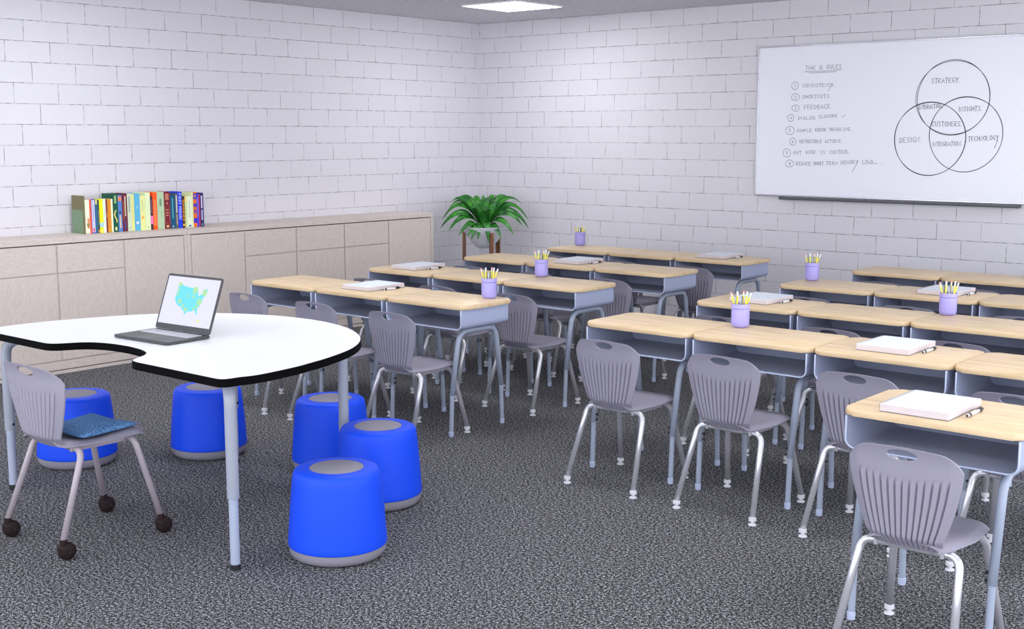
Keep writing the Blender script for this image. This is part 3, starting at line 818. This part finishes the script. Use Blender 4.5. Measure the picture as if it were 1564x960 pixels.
def make_castor_chair(loc):
    t = thing('castor_chair', 'grey ribbed chair on brown castors with a blue cushion at the white table', 'chair', loc)
    shell_back(1.25, .437, 1.0, M['chair_pale'], t, .022, .07); shell_seat(1.15, .442, M['chair_pale'], t, -.178)
    chair_frame(t, 1.13, .432, .078, M['taupe'], M['taupe'], castor_foot)
    return t
make_castor_chair((-4.570, 2.640, 0))
def make_cushion():
    bm = bmesh.new(); N = 22; hw = .165
    def ps(u, v, up):
        e = max(abs(u), abs(v)); th = .017 * (1 - e ** 4) ** .5 if e < 1 else 0
        cr = .93 + .07 * (abs(u * v)) ** .8
        z = .016 + th * up + .005 * (u * u * v * v)
        return (u * .158 * cr, v * .134 * cr, z)
    A = [[bm.verts.new(ps(-1 + 2 * i / N, -1 + 2 * j / N, 1)) for i in range(N + 1)] for j in range(N + 1)]
    B = [[bm.verts.new(ps(-1 + 2 * i / N, -1 + 2 * j / N, -.7)) for i in range(N + 1)] for j in range(N + 1)]
    for j in range(N):
        for i in range(N):
            bm.faces.new((A[j][i], A[j][i + 1], A[j + 1][i + 1], A[j + 1][i])); bm.faces.new((B[j][i + 1], B[j][i], B[j + 1][i], B[j + 1][i + 1]))
    bmesh.ops.remove_doubles(bm, verts=bm.verts, dist=.0004); bmesh.ops.recalc_face_normals(bm, faces=bm.faces)
    o = obj('seat_cushion', bm, M['cushion'], None, True, (-4.562, 2.672, .4470)); o.rotation_euler = (math.radians(1.5), 0, math.radians(4))
    return tag(o, 'flat square blue woven cushion lying on the castor chair seat', 'cushion')
make_cushion()

# ------------------------------------------------------------------ lay out the two blocks
def stuff_words(key):
    n, c = key in NOTES, key in CUPS
    return 'with a white notebook' if n else 'with a purple pencil jar' if c else 'with an empty top'
# keys: (block, row, column)
CUPS = {('L', 1, 2): (.500, .350), ('L', 2, 2): (.040, .368), ('L', 4, 0): (.090, .355), ('R', 1, 1): (.080, .328),
        ('R', 2, 2): (.058, .378), ('R', 3, 0): (.080, .308), ('R', 4, 1): (.470, .375)}
NOTES = {('L', 1, 1): (.156, .095), ('L', 2, 0): (.165, .082), ('L', 3, 1): (.192, .100), ('L', 4, 2): (.150, .100),
         ('R', 0, 3): (.128, .022), ('R', 1, 2): (.165, .089), ('R', 2, 0): (.172, .098), ('R', 3, 1): (.236, .100)}
def base_x(b, r, c): return (XA if b == 'L' else XRG) + ROW_DX[r] + c * W
BLOCK = {'L': 'block beside the cabinets', 'R': 'block beside the whiteboard'}
def row_words(b, r):
    if b == 'R' and r == 0: return 'lone desk at the front'
    return {1: 'first row', 2: 'second row', 3: 'third row', 4: 'back row'}[r] + ', ' + BLOCK[b]
def place_words(b, r, c):
    cw = {0: 'cabinet end', 1: 'middle', 2: 'aisle end'}[c] if b == 'L' else {0: 'aisle end', 1: 'second from aisle', 2: 'third from aisle', 3: 'fourth from aisle'}[c]
    return cw
DESKS = [('L', r, c) for r in (1, 2, 3, 4) for c in (0, 1, 2)] + [('R', 0, 3)] + [('R', 1, c) for c in range(4)] + [('R', r, c) for r in (2, 3, 4) for c in range(3)]
for i, key in enumerate(DESKS):
    b, r, c = key; cw = place_words(*key)
    if key == ('R', 0, 3):
        dl = 'lone birch topped desk in front of the whiteboard block, with a white notebook'
        cl = 'grey ribbed chair at the lone front desk, cut off by the frame'
    else:
        dl = 'birch desk %s, %s, %s' % (stuff_words(key), cw, row_words(b, r))
        cl = 'grey ribbed chair at the %s desk, %s' % (cw, row_words(b, r))
    x, y = base_x(b, r, c), row_y(r)
    d = desk0 if i == 0 else dup(desk0, (x, y, 0)); d.location = (x, y, 0); d['label'] = dl
    loc = (x + .348, y - .109, 0)
    ch = chair0 if i == 0 else dup(chair0, loc); ch.location = loc; ch['label'] = cl

def desk_phrase(key): return row_words(key[0], key[1])

# notebooks and pens
def make_notebook():
    t = thing('spiral_notebook', '', 'notebook', group='white spiral notebooks on desks')
    bm = bmesh.new(); box(bm, .0, .236, .0, .300, .0005, .0025); obj('back_cover', bm, M['card'], t)
    bm = bmesh.new(); box(bm, .001, .235, .001, .299, .0027, .0270, .0008, 1); pg = obj('page_block', bm, M['paper'], t)
    bm = bmesh.new(); pts = []
    turns, seg = 30, 9
    for i in range(turns * seg + 1):
        a = 2 * PI * i / seg; pts.append((.004 + .0135 * math.cos(a), .012 + .276 * i / (turns * seg), .0152 + .0142 * math.sin(a)))
    tube(bm, pts, .0008, 5); obj('spiral', bm, M['steel'], t, True)
    return t
def make_pen():
    t = thing('ballpoint_pen', '', 'pen', group='white and black pens on desks')
    bm = bmesh.new(); tube(bm, [(0, -.045, 0), (0, .030, 0)], .0062, 12); obj('barrel', bm, M['pen_white'], t, 'auto')
    bm = bmesh.new(); tube(bm, [(0, -.078, 0), (0, -.072, 0), (0, -.056, 0), (0, -.0455, 0)], [.0022, .0045, .0062, .0066], 12); gp = obj('grip', bm, M['black'], t, 'auto')
    bm = bmesh.new(); tube(bm, [(0, -.072, 0), (0, -.062, 0)], [.0052, .0062], 12); obj('tip_ring', bm, M['ferrule'], gp, 'auto')
    bm = bmesh.new(); tube(bm, [(0, .0305, 0), (0, .058, 0), (0, .064, 0)], [.0068, .0066, .004], 12); tube(bm, [(0, .064, 0), (0, .074, 0)], .003, 8)
    cp = obj('cap', bm, M['black'], t, 'auto')
    bm = bmesh.new(); box(bm, -.002, .002, .012, .060, .0064, .0082, .0005, 1); obj('clip', bm, M['black'], cp)
    return t
nb0, pen0 = make_notebook(), make_pen()
for i, (key, (dx, dy)) in enumerate(NOTES.items()):
    b, r, c = key; x, y = base_x(b, r, c), row_y(r)
    ph = desk_phrase(key)
    loc = (x + dx, y + dy, TOP_Z)
    n = nb0 if i == 0 else dup(nb0, loc); n.location = loc; n['label'] = 'thick white spiral notebook on the ' + ph
    loc = (x + dx + .262, y + dy + .165, TOP_Z + .0072)
    p = pen0 if i == 0 else dup(pen0, loc); p.location = loc; p['label'] = 'white pen with black ends, on the ' + ph

# pencil jars and what stands in them
def make_cup():
    bm = bmesh.new()
    lathe(bm, [(.030, 0), (.036, .003), (.0425, .012), (.0440, .022), (.0440, .082), (.0425, .089), (.0415, .092), (.0450, .094), (.0455, .098), (.0440, .100), (.0440, .112), (.0435, .116), (.0405, .116), (.0400, .112), (.0400, .012), (.034, .005)], 36)
    return obj('pencil_jar', bm, M['cup'], None, 'auto')
def make_pencil(er):
    t = thing('pencil', '', 'pencil', group='pencils standing in the purple jars')
    bm = bmesh.new(); tube(bm, [(0, 0, 0), (0, 0, .012), (0, 0, .142)], [.0008, .0042, .0042], 6); obj('shaft', bm, M['pencil'], t)
    bm = bmesh.new(); lathe(bm, [(.0045, .1425), (.0045, .1535)], 10); obj('ferrule', bm, M['ferrule'], t, 'auto')
    bm = bmesh.new(); lathe(bm, [(.0042, .1538), (.0042, .160), (.003, .163)], 10); obj('eraser', bm, er, t, 'auto')
    return t
def make_marker():
    t = thing('marker_pen', '', 'pen', group='grey pens standing in the purple jars')
    bm = bmesh.new(); lathe(bm, [(.002, 0), (.0062, .01), (.0062, .085)], 12); obj('barrel', bm, M['pen_grey'], t, 'auto')
    bm = bmesh.new(); lathe(bm, [(.0068, .0853), (.0068, .134), (.005, .138)], 12); cp = obj('cap', bm, M['pen_grey'], t, 'auto')
    bm = bmesh.new(); box(bm, -.0015, .0015, -.0098, -.0066, .094, .134, .0004, 1); obj('clip', bm, M['ferrule'], cp)
    return t
cup0 = make_cup(); tag(cup0, '', 'pencil jar', 'purple pencil jars on desks')
pk, pw, mk = make_pencil(M['eraser']), make_pencil(M['eraser_w']), make_marker()
# lateral offsets run along the line seen from the aisle; (top, foot) offsets, depth, height of the top above the desk, source, words
LR = Vector((.764, .645)); LD = Vector((-.645, .764))
STICKS = [(-.044, -.004, .006, .158, pk, 'pencil with pink eraser leaning far left'),
          (-.018, -.014, .022, .148, mk, 'grey pen standing on the left'),
          (-.019, -.020, -.012, .142, pw, 'short upright pencil'),
          (.003, .000, -.006, .138, mk, 'grey pen standing in the middle'),
          (.015, .008, .010, .160, pk, 'upright pencil with pink eraser'),
          (.027, .014, -.010, .158, pw, 'tall white ended pencil'),
          (.042, -.004, .002, .143, pw, 'pencil leaning far right')]
used = set()
for i, (key, (dx, dy)) in enumerate(CUPS.items()):
    b, r, c = key; x, y = base_x(b, r, c) + dx, row_y(r) + dy; ph = desk_phrase(key)
    o = cup0
    if i: o = cup0.copy(); COL.objects.link(o)
    o.location = (x, y, TOP_Z); o['label'] = 'purple jar of pencils on the ' + ph
    for (top, ft, dp, hz, src, words) in STICKS:
        L = .163 if src is not mk else .138
        z0 = max(.0135, hz - math.sqrt(max(0, L * L - (top - ft) ** 2)))
        f = LR * ft + LD * dp * .6; tt = LR * top + LD * dp
        if z0 <= .0136: pass
        foot3 = Vector((f.x, f.y, .0135)); d3 = Vector((tt.x - f.x, tt.y - f.y, hz - .0135)).normalized()
        # seat the foot on the jar floor or raise the stick so that its end shows as in the photo
        loc = Vector((x, y, TOP_Z)) + foot3
        if id(src) in used: q = dup(src, loc)
        else: q = src; used.add(id(src)); q.location = loc
        q.rotation_mode = 'QUATERNION'; q.rotation_quaternion = Vector((0, 0, 1)).rotation_difference(d3)
        q['label'] = ('yellow ' if src is not mk else '') + words + ' in jar, ' + ph

# ------------------------------------------------------------------ kidney table
def catmull(P, n=6):
    out = []
    for i in range(len(P) - 1):
        p0 = Vector(P[max(i - 1, 0)]); p1 = Vector(P[i]); p2 = Vector(P[i + 1]); p3 = Vector(P[min(i + 2, len(P) - 1)])
        for k in range(n):
            t = k / n
            out.append(.5 * ((2 * p1) + (p2 - p0) * t + (2 * p0 - 5 * p1 + 4 * p2 - p3) * t * t + (3 * p1 - p0 - 3 * p2 + p3) * t ** 3))
    out.append(Vector(P[-1])); return out
TZ = .761; TCX = -4.625
def make_table():
    cy = 3.25
    t = thing('activity_table', 'large white kidney shaped table with a black edge and silver legs', 'table', (TCX, cy, 0))
    right = [(.925, 2.80), (.942, 2.88), (.928, 3.05), (.902, 3.17), (.868, 3.29), (.800, 3.46), (.710, 3.60), (.600, 3.715), (.480, 3.80), (.340, 3.87), (.17, 3.92), (0, 3.937)]
    rc = catmull(right, 5)
    fr = fillet([(.36, 2.722, 0), (.915, 2.722, 0), (.925, 2.80, 0)], .055, 5)
    fr = [(p.x, p.y) for p in fr]
    notch = [(0, 2.912), (.10, 2.903), (.185, 2.878), (.235, 2.842), (.262, 2.800), (.288, 2.755), (.318, 2.730), (.36, 2.722)]
    nc = [(p.x, p.y) for p in catmull(notch, 4)]
    half = nc[:-1] + fr[:-1] + [(p.x, p.y) for p in rc]
    other = [(-x, y) for x, y in half[::-1][1:-1]]
    out = half + other                          # counter clockwise
    out = [(x, y - cy) for x, y in out]
    def inset(P, d):
        n = len(P); R = []
        for i in range(n):
            a = Vector(P[i - 1]); b = Vector(P[(i + 1) % n]); tg = (b - a).normalized(); R.append((P[i][0] - tg.y * d, P[i][1] + tg.x * d))
        return R
    ins = inset(out, .0035)
    bm = bmesh.new(); prism(bm, ins, TZ - .030, TZ); bm.normal_update(); bmesh.ops.triangulate(bm, faces=[f for f in bm.faces if len(f.verts) > 4])
    obj('tabletop', bm, M['white_top'], t)
    bm = bmesh.new(); n = len(out)
    lo = [bm.verts.new((x, y, TZ - .032)) for x, y in out]; hi = [bm.verts.new((x, y, TZ - .0012)) for x, y in out]
    hj = [bm.verts.new((x, y, TZ - .0002)) for x, y in ins]; lj = [bm.verts.new((x, y, TZ - .032)) for x, y in ins]
    for i in range(n):
        j = (i + 1) % n
        bm.faces.new((lo[i], lo[j], hi[j], hi[i])); bm.faces.new((hi[i], hi[j], hj[j], hj[i])); bm.faces.new((lj[i], lj[j], lo[j], lo[i])); bm.faces.new((hj[i], hj[j], lj[j], lj[i]))
    obj('edge_band', bm, M['black_edge'], t, 'auto')
    for lx, ly in ((-3.757, 2.792), (-5.452, 2.792), (-4.235, 3.79), (-5.030, 3.76)):
        x, y = lx - TCX, ly - cy
        tx, ty = -x, (3.30 - cy) - y; L = math.hypot(tx, ty); tx, ty = tx / L, ty / L
        bm = bmesh.new(); tube(bm, fillet([(x, y, .285), (x, y, .70), (x + tx * .12, y + ty * .12, TZ - .0305)], .115, 9), .0235, 20)
        lg = obj('leg', bm, M['table_tube'], t, 'auto')
        bm = bmesh.new(); tube(bm, [(x, y, .022), (x, y, .30)], .0185, 18); obj('lower_leg', bm, M['table_tube_low'], lg, 'auto')
        bm = bmesh.new(); lathe(bm, [(.017, 0), (.020, .002), (.020, .022), (.0185, .023)], 18, x, y); obj('foot_cap', bm, M['black'], lg, 'auto')
        sg = 1 if lx < TCX else -1
        bm = bmesh.new(); tube(bm, [(x + sg * .022, y, .318), (x + sg * .032, y, .318)], .008, 10); obj('locking_knob', bm, M['table_tube'], lg, True)
        bm = bmesh.new(); tube(bm, [(x + sg * .0325, y, .318), (x + sg * .036, y, .318)], .0065, 10); obj('knob_cap', bm, M['black'], lg, True)
make_table()

# ------------------------------------------------------------------ wobble stools
def make_stool():
    t = thing('wobble_stool', '', 'stool', group='blue wobble stools round the white table')
    bm = bmesh.new()
    lathe(bm, [(.150, .0), (.168, .002), (.182, .010), (.190, .022), (.1925, .036), (.1925, .050), (.17, .0505)], 56); obj('base', bm, M['stool_grey'], t, 'auto')
    bm = bmesh.new()
    lathe(bm, [(.190, .0515), (.1955, .052), (.1965, .056), (.1955, .075), (.1865, .20), (.176, .31), (.1725, .336), (.169, .345), (.164, .3515), (.157, .3555), (.112, .3580), (.1085, .3575), (.108, .354)], 56, cap1=False)
    obj('shell', bm, M['blue'], t, 'auto')
    bm = bmesh.new(); lathe(bm, [(.1075, .350), (.1075, .3565), (.104, .3585)], 48); obj('seat_pad', bm, M['stool_grey'], t, 'auto')
    return t
st0 = make_stool()
STOOLS = [(-3.592, 3.171, 'blue wobble stool nearest the viewer, right of the front table leg'), (-3.978, 3.765, 'blue wobble stool just behind the nearest one'),
          (-4.591, 4.022, 'blue wobble stool farthest back, behind the rear table leg'), (-5.298, 3.796, 'blue wobble stool under the table, behind the front right table leg'),
          (-5.661, 3.250, 'blue wobble stool behind the castor chair')]
for i, (x, y, lab) in enumerate(STOOLS):
    s = st0 if i == 0 else dup(st0, (x, y, 0)); s.location = (x, y, 0); s['label'] = lab

# ------------------------------------------------------------------ laptop
def make_laptop():
    a = math.radians(3.5)
    t = thing('laptop', 'open dark grey laptop showing a cyan map on the white table', 'laptop', (-4.695, 3.132, TZ), a)
    w, d = .380, .236
    bm = bmesh.new(); top, bot, sd = prism(bm, round_rect(-w / 2, w / 2, -d / 2, d / 2, .012, 4), .002, .0145)
    bmesh.ops.bevel(bm, geom=[e for e in top.edges] + [e for e in bot.edges], offset=.002, segments=1, affect='EDGES')
    for sx in (-1, 1):
        for sy in (-1, 1): lathe(bm, [(.006, 0), (.006, .0025)], 8, sx * .16, sy * .095)
    base = obj('base', bm, M['lap'], t)
    bm = bmesh.new(); rows, cols = 5, 14; kx, ky = .336 / cols, .088 / rows
    for r in range(rows):
        c = 0
        while c < cols:
            span = 5 if (r == 0 and c == 4) else 1
            x0 = -.168 + c * kx; y0 = .004 + r * ky
            box(bm, x0 + .0026, x0 + span * kx - .0026, y0 + .0024, y0 + ky - .0024, .0142, .0164); c += span
    obj('keyboard', bm, M['key'], base)
    bm = bmesh.new(); box(bm, -.055, .055, -.106, -.012, .0143, .0149); obj('trackpad', bm, M['lap_pad'], base)
    # lid, hinged at the back edge and leaning back
    hy, hz, lean = d / 2 - .006, .0145, math.radians(20.5); lh = .262
    def lp(u, v, o=0): # u across, v up the lid, o out of the screen towards the user
        return (u, hy + v * math.sin(lean) - o * math.cos(lean), hz + v * math.cos(lean) + o * math.sin(lean))
    def slabp(bm, pts, o0, o1):
        A = [bm.verts.new(lp(u, v, o0)) for u, v in pts]; B = [bm.verts.new(lp(u, v, o1)) for u, v in pts]; n = len(pts)
        bm.faces.new(A); bm.faces.new(B[::-1])
        for i in range(n): bm.faces.new((A[i], A[(i + 1) % n], B[(i + 1) % n], B[i]))
        bmesh.ops.recalc_face_normals(bm, faces=bm.faces)
    bm = bmesh.new(); slabp(bm, round_rect(-w / 2, w / 2, .002, lh, .012, 4), -.003, .004); lid = obj('lid', bm, M['lap'], t)
    u0, u1, v0, v1 = -w / 2 + .009, w / 2 - .009, .028, lh - .011
    bm = bmesh.new(); slabp(bm, [(u0, v0), (u1, v0), (u1, v1), (u0, v1)], .0042, .0046); obj('screen', bm, M['screen'], lid)
    MAP = [(.28,.154),(.361,.189),(.462,.207),(.523,.205),(.601,.243),(.628,.257),(.638,.321),(.659,.371),(.689,.333),(.719,.295),(.741,.227),(.77,.203),(.772,.174),(.804,.234),(.781,.288),(.768,.358),(.746,.395),(.747,.429),(.741,.498),(.729,.542),(.687,.625),(.701,.709),(.712,.779),(.675,.712),(.654,.672),(.618,.668),(.594,.689),(.591,.703),(.535,.693),(.491,.737),(.486,.781),(.451,.743),(.438,.692),(.405,.688),(.381,.63),(.35,.634),(.3,.597),(.255,.551),(.229,.493),(.22,.415),(.225,.344),(.232,.247),(.238,.176)]
    sc = lambda s, q: (u0 + (u1 - u0) * s, v1 + (v0 - v1) * q)
    bm = bmesh.new(); f = bm.faces.new([bm.verts.new(lp(*sc(*p), .0049)) for p in MAP[::-1]]); bm.normal_update(); bmesh.ops.triangulate(bm, faces=[f]); obj('screen_map', bm, M['map'], lid)
    DOTS = [(.259,.165,.032),(.256,.288,.021),(.248,.368,.019),(.326,.512,.032),(.409,.601,.023),(.476,.666,.029),(.443,.388,.019),(.571,.252,.048),(.569,.385,.023),(.756,.282,.044),(.694,.483,.045),(.66,.585,.021),(.624,.633,.021)]
    def disc(bm, s, q, r):
        c = sc(s, q); bm.faces.new([bm.verts.new(lp(c[0] + r * (u1 - u0) * math.cos(a), c[1] + r * (u1 - u0) * math.sin(a), .0051)) for a in [2 * PI * i / 20 for i in range(20)]])
    bm = bmesh.new()
    for p in DOTS: disc(bm, *p)
    obj('map_dots', bm, M['dots'], lid)
    bm = bmesh.new(); disc(bm, .759, .878, .017); obj('legend_dot', bm, M['dot_y'], lid)
make_laptop()

# ------------------------------------------------------------------ potted plant on its stand
PX, PY = -7.715, 8.72
RH = Vector((.764, .645)); FH = Vector((-.645, .764))
def make_plant():
    t = thing('potted_plant', 'bushy green potted plant with broad arching leaves in a white bowl', 'plant', (PX, PY, .60))
    bm = bmesh.new()
    lathe(bm, [(.055, 0), (.075, .004), (.120, .055), (.165, .115), (.195, .165), (.212, .195), (.2145, .199), (.210, .201), (.200, .196), (.185, .165)], 44, cap1=False)
    obj('pot', bm, M['pot'], t, 'auto')
    bm = bmesh.new(); lathe(bm, [(.184, .164), (.188, .172), (.10, .180), (.01, .182)], 32); obj('soil', bm, M['soil'], t, 'auto')
    rnd = random.Random(3)
    def leaf(az, r, zt, zc, wid):
        N = 12; bm = bmesh.new(); d = Vector((math.cos(az), math.sin(az), 0)); sd = Vector((-math.sin(az), math.cos(az), 0))
        rows = []; away = sd.x * FH.x + sd.y * FH.y; twist = .62 * away + rnd.uniform(-.15, .15)
        for i in range(N + 1):
            q = i / N
            c = d * (.03 * (1 - q) ** 2 + r * .5 * 2 * q * (1 - q) + r * q * q) + Vector((0, 0, .175 * (1 - q) ** 2 + zc * 2 * q * (1 - q) + zt * q * q))
            w = .86 * wid * ((.45 + .55 * q / .45) if q < .45 else max(.01, ((1 - q) / .55)) ** .8)
            up = .32 * w; tw = twist * min(1, q * 2.2)
            tan = (d * (-.06 * (1 - q) + r * (1 - 2 * q) + 2 * r * q) + Vector((0, 0, -.35 * (1 - q) + zc * 2 * (1 - 2 * q) + 2 * zt * q))).normalized()
            nn = sd.cross(tan).normalized() * -1
            s2 = sd * math.cos(tw) + nn * math.sin(tw); n2 = nn * math.cos(tw) - sd * math.sin(tw)
            rows.append([c - s2 * w + n2 * up, c - s2 * w * .5 + n2 * (.3 * up), c, c + s2 * w * .5 + n2 * (.3 * up), c + s2 * w + n2 * up])
        up = [[bm.verts.new(p) for p in rw] for rw in rows]; lo = [[bm.verts.new(p - Vector((0, 0, .0015))) for p in rw] for rw in rows]
        for A, B, A2, B2 in zip(up, up[1:], lo, lo[1:]):
            for k in range(4):
                bm.faces.new((A[k], A[k + 1], B[k + 1], B[k])); bm.faces.new((A2[k + 1], A2[k], B2[k], B2[k + 1]))
            bm.faces.new((A[0], B[0], B2[0], A2[0])); bm.faces.new((A[4], A2[4], B2[4], B[4]))
        bmesh.ops.recalc_face_normals(bm, faces=bm.faces)
        obj('leaf', bm, M['leaf'], t, True)
    base = math.radians(40.2)
    # angle from the line to the viewer's right, reach, height of tip, height of the arch, half width
    for a, r, zt, zc, wd in [(180, .40, .26, .58, .048), (165, .36, .35, .60, .046), (192, .42, .19, .48, .050), (172, .33, .42, .58, .044), (205, .36, .17, .42, .050), (222, .33, .13, .32, .046),
                             (140, .32, .46, .56, .044), (118, .24, .46, .54, .040), (95, .12, .49, .48, .036), (75, .10, .47, .46, .034), (60, .22, .47, .56, .042), (40, .32, .45, .58, .046), (20, .38, .40, .60, .046),
                             (5, .42, .26, .58, .050), (-8, .42, .19, .52, .050), (-20, .38, .22, .46, .046), (-35, .34, .14, .38, .046), (-55, .29, .10, .30, .044), (-82, .25, .06, .36, .048), (-102, .23, .09, .32, .044), (-118, .27, .09, .30, .044), (235, .27, .12, .28, .042),
                             (-90, .10, .35, .36, .052), (-55, .15, .36, .42, .050), (210, .15, .37, .44, .050), (150, .13, .42, .44, .046), (30, .15, .41, .44, .046)]:
        leaf(base + math.radians(a) + rnd.uniform(-.05, .05), r, zt, zc, wd)
make_plant()
def make_stand():
    t = thing('plant_stand', 'walnut plant stand of three posts holding the white bowl', 'plant stand', (PX, PY, 0))
    for a, b in ((-.169, .030), (.0625, -.159), (.1125, .130)):
        p = RH * a + FH * b; q = p.normalized()
        sd = Vector((-q.y, q.x))
        bm = bmesh.new(); hw, t0, t1 = .017, .181, .205
        # square post with a bevelled head
        v = []
        for z, zz in ((0, 0), (.735, .755)):
            for (rad, s) in ((t0, -1), (t1 + .004, -1), (t1 + .004, 1), (t0, 1)):
                c = q * rad + sd * hw * s; v.append(bm.verts.new((c.x, c.y, z if rad == t0 else zz)))
        for f in ((0, 1, 2, 3), (7, 6, 5, 4), (0, 4, 5, 1), (1, 5, 6, 2), (2, 6, 7, 3), (3, 7, 4, 0)): bm.faces.new([v[i] for i in f])
        bmesh.ops.recalc_face_normals(bm, faces=bm.faces)
        obj('post', bm, M['walnut'], t)
make_stand()

# ------------------------------------------------------------------ camera and view
cam = D.cameras.new('camera'); co = D.objects.new('camera', cam); COL.objects.link(co)
cam.sensor_fit = 'HORIZONTAL'; cam.sensor_width = 36; cam.lens = 36 * 1879.5 / 1564
cam.clip_start = .05; cam.clip_end = 60
co.location = (0, 0, CAM_H); co.rotation_euler = (math.radians(90 - 8.304), 0, math.radians(40.21))
SC.camera = co
wd = D.worlds.new('world'); SC.world = wd; wd.use_nodes = True
wd.node_tree.nodes['Background'].inputs[0].default_value = (.90, .93, 1.0, 1); wd.node_tree.nodes['Background'].inputs[1].default_value = 2.6  # added bluish fill, reaching the room through its two open sides
vs = SC.view_settings
vs.view_transform = 'Standard'; vs.look = 'None'; vs.gamma = 1; vs.exposure = 0.62; vs.use_curve_mapping = False
